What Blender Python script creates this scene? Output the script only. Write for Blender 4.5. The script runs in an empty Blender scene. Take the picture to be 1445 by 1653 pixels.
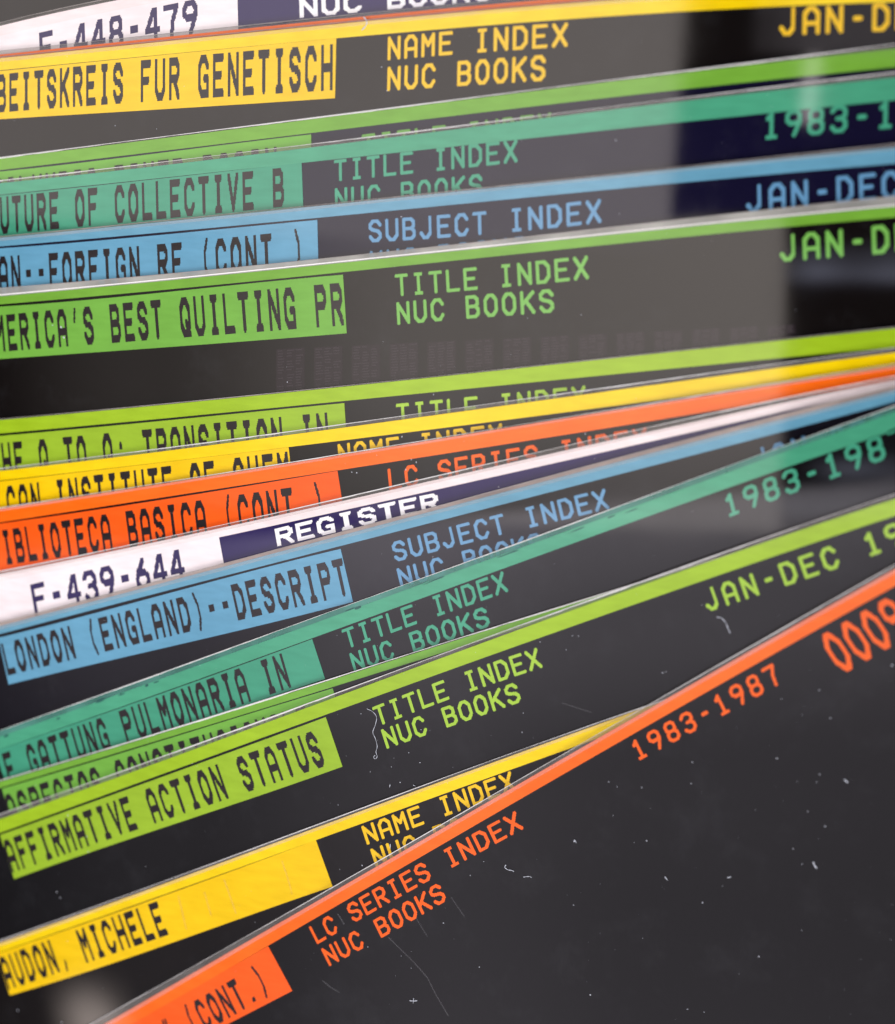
import bpy, bmesh, math, random
import numpy as np
from mathutils import Vector, Matrix

random.seed(7)
sc = bpy.context.scene
COL = sc.collection

# ------------------------------------------------------------------ camera
W, H = 1445.0, 1653.0
TANY = math.tan(math.radians(37.5) / 2)
DIST = 0.19
cdir = Vector((0.30, 0.20, 0.93)).normalized()
CPOS = cdir * DIST
FWD = -cdir
RIGHT = FWD.cross(Vector((0, 1, 0))).normalized()
UP = RIGHT.cross(FWD).normalized()
cam_d = bpy.data.cameras.new('camera')
cam = bpy.data.objects.new('camera', cam_d)
COL.objects.link(cam)
cam.matrix_world = Matrix.Translation(CPOS) @ Matrix((RIGHT, UP, -FWD)).transposed().to_4x4()
cam_d.sensor_fit = 'VERTICAL'
cam_d.sensor_height = 24
cam_d.lens = 12 / TANY
cam_d.clip_start = 0.01
cam_d.clip_end = 20
cam_d.dof.use_dof = True
cam_d.dof.aperture_fstop = 8.8
sc.camera = cam


def bend(x, y):
    """the whole pile sags a little towards its left end"""
    xx = min(0.0, max(-0.075, x - 0.005))
    return -0.55 * xx * xx


def ray(px, py):
    return FWD + RIGHT * ((px - W / 2) / (H / 2) * TANY) - UP * ((py - H / 2) / (H / 2) * TANY)


def at(px, py, z):
    d = ray(px, py)
    zz = z
    for _ in range(4):
        t = (zz - CPOS.z) / d.z
        p = CPOS + d * t
        zz = z + bend(p.x, p.y)
    return p


def reflected(px, py, height):
    """where the mirror ray off the pile meets a level lamp plane at the given height"""
    p = at(px, py, 0.006)
    e = 1e-3
    n = Vector((-(bend(p.x + e, p.y) - bend(p.x - e, p.y)) / (2 * e), 0, 1)).normalized()
    d = (p - CPOS).normalized()
    r = d - 2 * d.dot(n) * n
    return p + r * ((height - p.z) / r.z)


fp = at(520, 900, 0.006)
cam_d.dof.focus_distance = (fp - CPOS).dot(FWD)

# ------------------------------------------------------------------ world and lamps
world = bpy.data.worlds.new('World')
sc.world = world
world.use_nodes = True
bg = world.node_tree.nodes['Background']
bg.inputs[0].default_value = (0.62, 0.66, 0.82, 1)
bg.inputs[1].default_value = 0.05

sc.view_settings.view_transform = 'Standard'
sc.view_settings.look = 'None'
sc.view_settings.exposure = 0
sc.view_settings.gamma = 1


def reflection_lamp(name, x0, y0, x1, y1, height, radiance, colour, u_ramp=None, v_ramp=None, shape='RECTANGLE'):
    """unseen lamp panel added above the pile for its reflection; the corners say which stretch of the glossy pile mirrors it.
    the ramps give the reflection its painted fall-off: (position, level) pairs along u and v"""
    a, b = reflected(x0, (y0 + y1) / 2, height), reflected(x1, (y0 + y1) / 2, height)
    c, d = reflected((x0 + x1) / 2, y0, height), reflected((x0 + x1) / 2, y1, height)
    ang = math.atan2((b - a).y, (b - a).x)
    eu = Vector((math.cos(ang), math.sin(ang), 0))
    ev = Vector((-eu.y, eu.x, 0))
    u0, u1, v0, v1 = a.dot(eu), b.dot(eu), c.dot(ev), d.dot(ev)
    sx, sy = abs(u1 - u0), abs(v1 - v0)
    ctr = eu * (u0 + u1) / 2 + ev * (v0 + v1) / 2 + Vector((0, 0, height))
    L = bpy.data.lights.new(name, 'AREA')
    L.shape = shape
    L.size, L.size_y = sx, sy
    L.energy = radiance * math.pi * sx * sy
    L.color = colour
    if u_ramp or v_ramp:
        L.use_nodes = True
        t = L.node_tree
        em = t.nodes['Emission']
        g = t.nodes.new('ShaderNodeNewGeometry')
        sp = t.nodes.new('ShaderNodeSeparateXYZ')
        t.links.new(g.outputs['Parametric'], sp.inputs[0])
        outs = []
        for k, rp in ((0, u_ramp), (1, v_ramp)):
            if not rp:
                continue
            cr = t.nodes.new('ShaderNodeValToRGB')
            cr.color_ramp.interpolation = 'EASE'
            e = cr.color_ramp.elements
            while len(e) < len(rp):
                e.new(0.5)
            for el, (p_, l_) in zip(e, rp):
                el.position = p_
                el.color = (l_, l_, l_, 1)
            t.links.new(sp.outputs[k], cr.inputs[0])
            outs.append(cr.outputs[0])
        if len(outs) == 2:
            mu = t.nodes.new('ShaderNodeMix')
            mu.data_type = 'RGBA'
            mu.blend_type = 'MULTIPLY'
            mu.inputs['Factor'].default_value = 1
            t.links.new(outs[0], mu.inputs['A'])
            t.links.new(outs[1], mu.inputs['B'])
            outs = [mu.outputs['Result']]
        t.links.new(outs[0], em.inputs['Color'])
    o = bpy.data.objects.new(name, L)
    COL.objects.link(o)
    o.location = ctr
    o.rotation_euler = (0, 0, ang)
    return o


HL = 0.205
reflection_lamp('added_reflection_lamp', -300, -260, 1094, 376, HL, 2.8, (1.0, 0.9, 0.86), [(0, 0.8), (1, 1)])  # added lamp, mirrored as the bright haze on the upper cards
reflection_lamp('added_reflection_lamp', -300, 377, 1262, 830, HL, 2.9, (1.0, 0.9, 0.84), [(0, 0.0), (0.3, 0.2), (0.7, 0.85), (1, 1)], [(0, 0.62), (0.5, 0.95), (1, 1)])  # added for the mid-pile haze, ramped dimmer towards the left
reflection_lamp('added_low_reflection_lamp', -300, 834, 1800, 1950, HL + 0.0005, 2.5, (0.98, 0.9, 1.0), [(0, 0.1), (0.3, 0.4), (0.57, 1), (0.72, 0.78), (0.9, 0.7)], [(0, 0.36), (0.45, 0.31), (0.66, 0.36), (0.86, 0.66), (1, 1)])  # added lamp, mirrored as the grey haze on the lower cards
reflection_lamp('added_corner_reflection_lamp', 1225, -300, 1700, 82, HL, 0.9, (1.0, 0.9, 0.98), [(0, 0.4), (0.25, 1)])  # added for the paler reflection in the top right corner
reflection_lamp('added_streak_reflection_lamp', 1294, 84, 1318, 196, HL, 6.0, (1.0, 0.9, 0.9))  # narrow lamp added to mirror as the pale upright streak
reflection_lamp('added_blue_reflection_lamp', 1264, 385, 1500, 470, HL, 2.6, (0.72, 0.75, 1.0), [(0, 0.4), (0.2, 0.9), (0.5, 0.55), (0.8, 0.8), (1, 0.6)], [(0, 0), (0.35, 1), (0.6, 0.5), (1, 0)])  # added lamp, shaped into a bluish reflection at the right
reflection_lamp('added_blue_reflection_lamp', 1290, 732, 1500, 778, HL, 1.6, (0.72, 0.75, 1.0), [(0, 0), (0.4, 1), (0.8, 0.6), (1, 0.4)], [(0, 0), (0.5, 1), (1, 0)])  # smaller bluish reflection, from another added lamp
reflection_lamp('added_low_reflection_lamp', 1264, 782, 1800, 830, HL, 0.9, (0.9, 0.9, 1.0), None, [(0, 1), (1, 0.3)])  # added where the grey haze begins at the right
reflection_lamp('added_warm_reflection_lamp', 90, 1560, 235, 1700, HL - 0.001, 4.6, (1.0, 0.84, 0.76), [(0, 0.08), (0.5, 1), (1, 0.08)], [(0, 0.08), (0.4, 1), (1, 0.08)])  # added lamp that mirrors as a warm blob at bottom left


def key_lamp(name, loc, size, radiance, colour):
    L = bpy.data.lights.new(name, 'AREA')
    L.shape = 'SQUARE'
    L.size = size
    L.energy = radiance * math.pi * size * size
    L.color = colour
    o = bpy.data.objects.new(name, L)
    COL.objects.link(o)
    o.location = loc
    o.rotation_euler = (-Vector(loc)).to_track_quat('-Z', 'Y').to_euler()


key_lamp('added_key_lamp', (0.7, -0.75, 0.9), 0.8, 7.4, (1.0, 0.97, 0.95))  # added soft key light; no window is known there
key_lamp('added_fill_lamp', (-0.3, 1.3, 0.9), 0.7, 4.2, (0.95, 0.98, 1.0))  # added fill light from the far side, no known source

# ------------------------------------------------------------------ materials


def nt(name):
    m = bpy.data.materials.new(name)
    m.use_nodes = True
    t = m.node_tree
    return m, t, t.nodes['Principled BSDF']


def lin(c):
    return tuple(((v / 255) / 12.92 if v / 255 <= 0.04045 else ((v / 255 + 0.055) / 1.055) ** 2.4) for v in c)


def smudge(t, bs, rough, amount=0.12, bump=0.04):
    tc = t.nodes.new('ShaderNodeTexCoord')
    n = t.nodes.new('ShaderNodeTexNoise')
    n.inputs['Scale'].default_value = 55
    n.inputs['Detail'].default_value = 6
    n.inputs['Roughness'].default_value = 0.65
    t.links.new(tc.outputs['Object'], n.inputs['Vector'])
    mr = t.nodes.new('ShaderNodeMapRange')
    mr.inputs['From Min'].default_value = 0.45
    mr.inputs['From Max'].default_value = 0.8
    mr.inputs['To Min'].default_value = rough
    mr.inputs['To Max'].default_value = rough + amount
    t.links.new(n.outputs['Fac'], mr.inputs['Value'])
    t.links.new(mr.outputs['Result'], bs.inputs['Roughness'])
    n2 = t.nodes.new('ShaderNodeTexNoise')
    n2.inputs['Scale'].default_value = 26
    n2.inputs['Detail'].default_value = 3
    t.links.new(tc.outputs['Object'], n2.inputs['Vector'])
    b = t.nodes.new('ShaderNodeBump')
    b.inputs['Strength'].default_value = bump
    b.inputs['Distance'].default_value = 0.001
    t.links.new(n2.outputs['Fac'], b.inputs['Height'])
    t.links.new(b.outputs['Normal'], bs.inputs['Normal'])
    return tc


def film_mat(name, col):
    """black photographic emulsion under clear film: glossy, with wiped dust haze and hairline scratches"""
    m, t, bs = nt(name)
    tc = smudge(t, bs, 0.04, 0.05)
    bs.inputs['IOR'].default_value = 1.5
    # hairline scratches: thin level lines of stretched noise
    mp = t.nodes.new('ShaderNodeMapping')
    mp.inputs['Rotation'].default_value = (0, 0, 0.9)
    mp.inputs['Scale'].default_value = (60, 900, 1)
    t.links.new(tc.outputs['Object'], mp.inputs['Vector'])
    n = t.nodes.new('ShaderNodeTexNoise')
    n.inputs['Scale'].default_value = 1.0
    n.inputs['Detail'].default_value = 2
    t.links.new(mp.outputs['Vector'], n.inputs['Vector'])
    r = t.nodes.new('ShaderNodeMapRange')
    r.inputs['From Min'].default_value = 0.75
    r.inputs['From Max'].default_value = 0.85
    r.inputs['To Max'].default_value = 0.05
    t.links.new(n.outputs['Fac'], r.inputs['Value'])
    # dusty patches
    n3 = t.nodes.new('ShaderNodeTexNoise')
    n3.inputs['Scale'].default_value = 130
    n3.inputs['Detail'].default_value = 8
    n3.inputs['Roughness'].default_value = 0.75
    t.links.new(tc.outputs['Object'], n3.inputs['Vector'])
    r3 = t.nodes.new('ShaderNodeMapRange')
    r3.inputs['From Min'].default_value = 0.52
    r3.inputs['From Max'].default_value = 0.85
    r3.inputs['To Max'].default_value = 0.025
    t.links.new(n3.outputs['Fac'], r3.inputs['Value'])
    ad = t.nodes.new('ShaderNodeMath')
    ad.operation = 'ADD'
    t.links.new(r.outputs['Result'], ad.inputs[0])
    t.links.new(r3.outputs['Result'], ad.inputs[1])
    mx = t.nodes.new('ShaderNodeMix')
    mx.data_type = 'RGBA'
    mx.inputs['A'].default_value = (*lin(col), 1)
    mx.inputs['B'].default_value = (0.42, 0.44, 0.5, 1)
    t.links.new(ad.outputs[0], mx.inputs['Factor'])
    t.links.new(mx.outputs['Result'], bs.inputs['Base Color'])
    return m


def ink_mat(name, col, var=0.08, rough=0.06):
    m, t, bs = nt(name)
    tc = smudge(t, bs, rough, 0.06)
    c = Vector(lin(col))
    mp = t.nodes.new('ShaderNodeMapping')
    mp.inputs['Scale'].default_value = (260, 1100, 1)
    t.links.new(tc.outputs['Object'], mp.inputs['Vector'])
    n = t.nodes.new('ShaderNodeTexNoise')
    n.inputs['Scale'].default_value = 1
    n.inputs['Detail'].default_value = 4
    t.links.new(mp.outputs['Vector'], n.inputs['Vector'])
    n2 = t.nodes.new('ShaderNodeTexNoise')
    n2.inputs['Scale'].default_value = 90
    n2.inputs['Detail'].default_value = 5
    t.links.new(tc.outputs['Object'], n2.inputs['Vector'])
    ad = t.nodes.new('ShaderNodeMath')
    ad.operation = 'ADD'
    t.links.new(n.outputs['Fac'], ad.inputs[0])
    t.links.new(n2.outputs['Fac'], ad.inputs[1])
    r = t.nodes.new('ShaderNodeMapRange')
    r.inputs['From Min'].default_value = 0.75
    r.inputs['From Max'].default_value = 1.25
    t.links.new(ad.outputs[0], r.inputs['Value'])
    mx = t.nodes.new('ShaderNodeMix')
    mx.data_type = 'RGBA'
    mx.inputs['A'].default_value = (*(c * (1 - var)), 1)
    mx.inputs['B'].default_value = (*[min(0.93, v * (1 + var) + 0.004) for v in c], 1)
    t.links.new(r.outputs['Result'], mx.inputs['Factor'])
    t.links.new(mx.outputs['Result'], bs.inputs['Base Color'])
    return m


def clear_mat(name, tint, body):
    """clear polyester film: mostly see-through with a thin milky body and a gloss"""
    m, t, bs = nt(name)
    bs.inputs['Base Color'].default_value = (*tint, 1)
    bs.inputs['Roughness'].default_value = 0.12
    tr = t.nodes.new('ShaderNodeBsdfTransparent')
    tr.inputs[0].default_value = (0.93, 0.91, 0.9, 1)
    mx = t.nodes.new('ShaderNodeMixShader')
    tc = t.nodes.new('ShaderNodeTexCoord')
    n = t.nodes.new('ShaderNodeTexNoise')
    n.inputs['Scale'].default_value = 160
    n.inputs['Detail'].default_value = 4
    t.links.new(tc.outputs['Object'], n.inputs['Vector'])
    r = t.nodes.new('ShaderNodeMapRange')
    r.inputs['From Min'].default_value = 0.35
    r.inputs['From Max'].default_value = 0.7
    r.inputs['To Min'].default_value = body * 0.75
    r.inputs['To Max'].default_value = min(1, body * 1.3)
    t.links.new(n.outputs['Fac'], r.inputs['Value'])
    t.links.new(r.outputs['Result'], mx.inputs[0])
    t.links.new(tr.outputs[0], mx.inputs[1])
    t.links.new(bs.outputs[0], mx.inputs[2])
    t.links.new(mx.outputs[0], t.nodes['Material Output'].inputs[0])
    return m


def plain(name, col, rough=0.6):
    m, t, bs = nt(name)
    bs.inputs['Base Color'].default_value = (*col, 1)
    bs.inputs['Roughness'].default_value = rough
    return m


INK = {
    'yellow': ((243, 207, 0), (238, 196, 0)),
    'orange': ((252, 106, 16), (250, 92, 20)),
    'lime': ((154, 190, 30), (148, 184, 42)),
    'green': ((112, 168, 54), (110, 172, 64)),
    'teal': ((70, 158, 124), (62, 150, 120)),
    'blue': ((98, 156, 184), (96, 156, 188)),
    'white': ((240, 226, 228), (242, 232, 236)),
}
M_STRIP = {k: ink_mat(k + '_strip_ink', v[0]) for k, v in INK.items()}
M_PANEL = {k: ink_mat(k + '_panel_ink', v[1], 0.07) for k, v in INK.items()}
LET = {'yellow': (238, 192, 20), 'orange': (250, 98, 16), 'lime': (160, 200, 60), 'green': (118, 184, 84),
       'teal': (66, 158, 126), 'blue': (98, 150, 190), 'white': (248, 246, 255)}
M_LET = {k: ink_mat(k + '_lettering_ink', v, 0.04) for k, v in LET.items()}
M_FILM = {
    'warm': film_mat('warm_black_emulsion', (14, 10, 9)),
    'black': film_mat('black_emulsion', (14, 13, 15)),
    'navy': film_mat('navy_emulsion', (16, 13, 40)),
    'slate': film_mat('slate_black_emulsion', (14, 12, 20)),
    'indigo': film_mat('indigo_emulsion', (42, 32, 84)),
}
M_DARKLET = ink_mat('black_title_ink', (34, 28, 30), 0.1)
M_NAVYLET = ink_mat('navy_title_ink', (44, 34, 84), 0.1)
M_CLEAR = clear_mat('clear_film', (0.50, 0.47, 0.45), 0.22)
M_TEALCLEAR = clear_mat('teal_tinted_film', (0.10, 0.33, 0.27), 0.62)
M_EDGE = plain('painted_edge_highlight', (0.93, 0.92, 0.93), 0.25)  # white colour stands for the light the cut edge catches
M_DULLEDGE = plain('dull_film_edge', (0.42, 0.38, 0.37), 0.3)
M_DUST = plain('dust', (0.66, 0.70, 0.80), 0.7)
M_PAGE = plain('page_image_lines', (0.028, 0.020, 0.026), 0.1)
M_PAGEBG = plain('page_image_ground', (0.013, 0.008, 0.011), 0.05)
M_SPOT = plain('teal_ink_spot', (0.02, 0.10, 0.09), 0.2)
M_BEIGE = clear_mat('beige_clear_film', (0.50, 0.41, 0.37), 0.62)
M_MILKY = clear_mat('thick_clear_film', (0.46, 0.46, 0.43), 0.72)
M_MARK = clear_mat('scratch_mark', (0.8, 0.82, 0.9), 0.065)
M_SHEEN = clear_mat('painted_sheen_film', (0.9, 0.88, 0.88), 0.16)  # pale see-through sheen painted along the strip tops

# ------------------------------------------------------------------ mesh helpers
GAP = 0.0005       # one card above the next
THICK = 0.00018    # film thickness


class MB:
    def __init__(s):
        s.v, s.f = [], []

    def quad(s, a, b, c, d):
        i = len(s.v)
        s.v += [a, b, c, d]
        s.f.append((i, i + 1, i + 2, i + 3))

    def grid(s, rows):
        base = len(s.v)
        n = len(rows[0])
        for r in rows:
            s.v += list(r)
        for j in range(len(rows) - 1):
            for i in range(n - 1):
                a = base + j * n + i
                s.f.append((a, a + n, a + n + 1, a + 1))

    def build(s, name, mat, parent=None, smooth=True):
        me = bpy.data.meshes.new(name)
        me.from_pydata([tuple(p) for p in s.v], [], s.f)
        me.materials.append(mat)
        if smooth:
            me.polygons.foreach_set('use_smooth', [True] * len(me.polygons))
        me.update()
        o = bpy.data.objects.new(name, me)
        COL.objects.link(o)
        if parent:
            o.parent = parent
        return o


def curve(pts, deg=3):
    """smooth line y(x) through measured points, straight beyond its ends"""
    xs = np.array([p[0] for p in pts], float)
    ys = np.array([p[1] for p in pts], float)
    d = min(deg, len(pts) - 1)
    c = np.polyfit(xs / 1000, ys, d)
    dc = np.polyder(c)
    lo, hi = xs.min(), xs.max()

    def f(x):
        q = min(max(x, lo), hi)
        y = float(np.polyval(c, q / 1000))
        if x != q:
            y += float(np.polyval(dc, q / 1000)) / 1000 * (x - q)
        return y
    return f


# single-stroke lettering on a 4 x 6 grid
G = {
    'A': [[(0, 0), (0, 4.6), (1.2, 6), (2.8, 6), (4, 4.6), (4, 0)], [(0, 2.3), (4, 2.3)]],
    'B': [[(0, 0), (0, 6), (2.8, 6), (3.8, 5.2), (3.8, 3.9), (3, 3.1), (0, 3.1)], [(3, 3.1), (4, 2.2), (4, 0.9), (3, 0), (0, 0)]],
    'C': [[(4, 4.7), (2.9, 6), (1.2, 6), (0, 4.6), (0, 1.4), (1.2, 0), (2.9, 0), (4, 1.3)]],
    'D': [[(0, 0), (0, 6), (2.6, 6), (4, 4.5), (4, 1.5), (2.6, 0), (0, 0)]],
    'E': [[(4, 6), (0, 6), (0, 0), (4, 0)], [(0, 3.1), (3.2, 3.1)]],
    'F': [[(4, 6), (0, 6), (0, 0)], [(0, 3.1), (3.2, 3.1)]],
    'G': [[(4, 4.7), (2.9, 6), (1.2, 6), (0, 4.6), (0, 1.4), (1.2, 0), (4, 0), (4, 2.6), (2.6, 2.6)]],
    'H': [[(0, 0), (0, 6)], [(4, 0), (4, 6)], [(0, 3), (4, 3)]],
    'I': [[(0.9, 0), (3.1, 0)], [(0.9, 6), (3.1, 6)], [(2, 0), (2, 6)]],
    'J': [[(0, 1.4), (1.1, 0), (2.4, 0), (3.5, 1.3), (3.5, 6)]],
    'K': [[(0, 0), (0, 6)], [(4, 6), (0.3, 2.6)], [(1.4, 3.5), (4, 0)]],
    'L': [[(0, 6), (0, 0), (4, 0)]],
    'M': [[(0, 0), (0, 6), (2, 3), (4, 6), (4, 0)]],
    'N': [[(0, 0), (0, 6), (4, 0), (4, 6)]],
    'O': [[(1.2, 0), (0, 1.5), (0, 4.5), (1.2, 6), (2.8, 6), (4, 4.5), (4, 1.5), (2.8, 0), (1.2, 0)]],
    'P': [[(0, 0), (0, 6), (3, 6), (4, 5), (4, 3.8), (3, 2.9), (0, 2.9)]],
    'Q': [[(1.2, 0), (0, 1.5), (0, 4.5), (1.2, 6), (2.8, 6), (4, 4.5), (4, 1.5), (2.8, 0), (1.2, 0)], [(2.4, 2), (4, 0)]],
    'R': [[(0, 0), (0, 6), (3, 6), (4, 5), (4, 3.8), (3, 2.9), (0, 2.9)], [(1.9, 2.9), (4, 0)]],
    'S': [[(4, 4.8), (2.9, 6), (1.1, 6), (0, 5), (0, 4), (1, 3.3), (3, 2.9), (4, 2), (4, 1), (2.9, 0), (1.1, 0), (0, 1.2)]],
    'T': [[(0, 6), (4, 6)], [(2, 6), (2, 0)]],
    'U': [[(0, 6), (0, 1.4), (1.2, 0), (2.8, 0), (4, 1.4), (4, 6)]],
    'V': [[(0, 6), (2, 0), (4, 6)]],
    'X': [[(0, 0), (4, 6)], [(0, 6), (4, 0)]],
    '0': [[(1.4, 0), (0, 1.8), (0, 4.2), (1.4, 6), (2.6, 6), (4, 4.2), (4, 1.8), (2.6, 0), (1.4, 0)]],
    '1': [[(0.8, 4.8), (2, 6), (2, 0)], [(0.7, 0), (3.3, 0)]],
    '3': [[(0, 5.1), (1, 6), (3, 6), (4, 5.1), (4, 4), (3, 3.1), (1.6, 3.1)], [(3, 3.1), (4, 2.2), (4, 1), (3, 0), (1, 0), (0, 1)]],
    '4': [[(3.1, 0), (3.1, 6), (2.4, 6), (0, 1.9), (4, 1.9)]],
    '6': [[(2.8, 6), (0.5, 3.4), (0, 2), (0, 1), (1, 0), (3, 0), (4, 1), (4, 2.4), (3, 3.4), (0.6, 3.4)]],
    '7': [[(0, 6), (4, 6), (2.5, 3), (2.2, 0)]],
    '8': [[(1, 3.1), (0.2, 3.9), (0.2, 5.2), (1, 6), (3, 6), (3.8, 5.2), (3.8, 3.9), (3, 3.1), (1, 3.1), (0, 2.2), (0, 0.9), (1, 0), (3, 0), (4, 0.9), (4, 2.2), (3, 3.1)]],
    '9': [[(4, 3.8), (3.1, 3), (1, 3), (0, 3.9), (0, 5.1), (1, 6), (3, 6), (4, 5.1), (4, 3.4), (2.2, 0)]],
    '-': [[(1.1, 3), (2.9, 3)]],
    '.': [[(1.7, 0.2), (2.2, 0.2)]],
    ',': [[(2.2, 0.9), (1.7, -0.6)]],
    ':': [[(1.8, 4), (2.2, 4)], [(1.8, 1), (2.2, 1)]],
    '(': [[(2.6, 6.6), (1.5, 4.6), (1.5, 1.4), (2.6, -0.6)]],
    ')': [[(1.4, 6.6), (2.5, 4.6), (2.5, 1.4), (1.4, -0.6)]],
    '"': [[(1.3, 6), (1.0, 4.3)], [(2.9, 6), (2.6, 4.3)]],
    "'": [[(2.3, 6.2), (1.7, 4.2)]],
}
THIN = set('()"\',')
_cache = {}


def glyph(ch, pen, nx, ny):
    """the letter scanned onto a raster, as merged rectangles in ink-box units (0..1)"""
    key = (ch, pen, nx, ny)
    if key in _cache:
        return _cache[key]
    w, h = 4 + pen, 6 + pen
    p = pen * (0.72 if ch in THIN else 1)
    x0, y0, x1, y1 = -0.08, -0.15, 1.08, 1.15
    cw, chh = 1.0 / nx, 1.0 / ny
    I0, I1 = math.floor(x0 * nx), math.ceil(x1 * nx)
    J0, J1 = math.floor(y0 * ny), math.ceil(y1 * ny)
    X, Y = np.meshgrid((np.arange(I0, I1) + 0.5) * cw * w - pen / 2, (np.arange(J0, J1) + 0.5) * chh * h - pen / 2)
    m = np.zeros(X.shape, bool)
    for pl in G[ch]:
        for (ax, ay), (bx, by) in zip(pl[:-1], pl[1:]):
            dx, dy = bx - ax, by - ay
            L2 = dx * dx + dy * dy
            t = np.clip(((X - ax) * dx + (Y - ay) * dy) / L2, 0, 1)
            ex, ey = np.abs(X - ax - t * dx), np.abs(Y - ay - t * dy)
            m |= (ex ** 3 + ey ** 3) < (p / 2) ** 3
    rects, openr = [], {}
    for j in range(m.shape[0] + 1):
        runs = set()
        if j < m.shape[0]:
            i = 0
            row = m[j]
            while i < len(row):
                if row[i]:
                    k = i
                    while k < len(row) and row[k]:
                        k += 1
                    runs.add((i, k))
                    i = k
                else:
                    i += 1
        for r in list(openr):
            if r not in runs:
                rects.append((r[0], openr.pop(r), r[1], j))
        for r in runs:
            openr.setdefault(r, j)
    out = [((a + I0) * cw, (b + J0) * chh, (c + I0) * cw, (d + J0) * chh) for a, b, c, d in rects]
    _cache[key] = out
    return out


def lettering(name, text, anchors, downs, z, mat, parent, pen=1.12, nx=26, ny=34, wr=0.77, i0=0):
    """anchors: (letter number, x, y) of the top-left of its ink; downs: the letter's height vector at both ends"""
    A = anchors

    def pos(i):
        if len(A) == 2:
            t = (i - A[0][0]) / (A[1][0] - A[0][0])
            return A[0][1] + t * (A[1][1] - A[0][1]), A[0][2] + t * (A[1][2] - A[0][2])
        x = y = 0
        for k in range(3):
            l = 1.0
            for q in range(3):
                if q != k:
                    l *= (i - A[q][0]) / (A[k][0] - A[q][0])
            x += l * A[k][1]
            y += l * A[k][2]
        return x, y
    n0, n1 = A[0][0], A[-1][0]
    mb = MB()
    for k, ch in enumerate(text):
        if ch == ' ':
            continue
        for (a, b, c, d) in glyph(ch, pen, nx, ny):
            P = []
            for (u, v) in ((a, b), (c, b), (c, d), (a, d)):
                i = k + i0 + u * wr
                x, y = pos(i)
                t = (k + i0 - n0) / (n1 - n0)
                dx = downs[0][0] + (downs[1][0] - downs[0][0]) * t
                dy = downs[0][1] + (downs[1][1] - downs[0][1]) * t
                P.append(at(x + dx * (1 - v), y + dy * (1 - v), z))
            mb.quad(*P)
    return mb.build(name, mat, parent, smooth=False)


def band(name, ft, fb, x0, x1, z, mat, parent, dx0=0.0, dx1=0.0, step=16, rows=2):
    """a strip between two lines; dx shifts the lower corners (slanted ends)"""
    n = max(2, int((x1 - x0) / step) + 1)
    R = []
    for j in range(rows):
        v = j / (rows - 1)
        r = []
        for i in range(n):
            u = i / (n - 1)
            xt = x0 + (x1 - x0) * u
            xb = xt + dx0 + (dx1 - dx0) * u
            yt, yb = ft(xt), fb(xb)
            r.append(at(xt + (xb - xt) * v, yt + (yb - yt) * v, z))
        R.append(r)
    mb = MB()
    mb.grid(R)
    return mb.build(name, mat, parent)


CARDS = []


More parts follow.
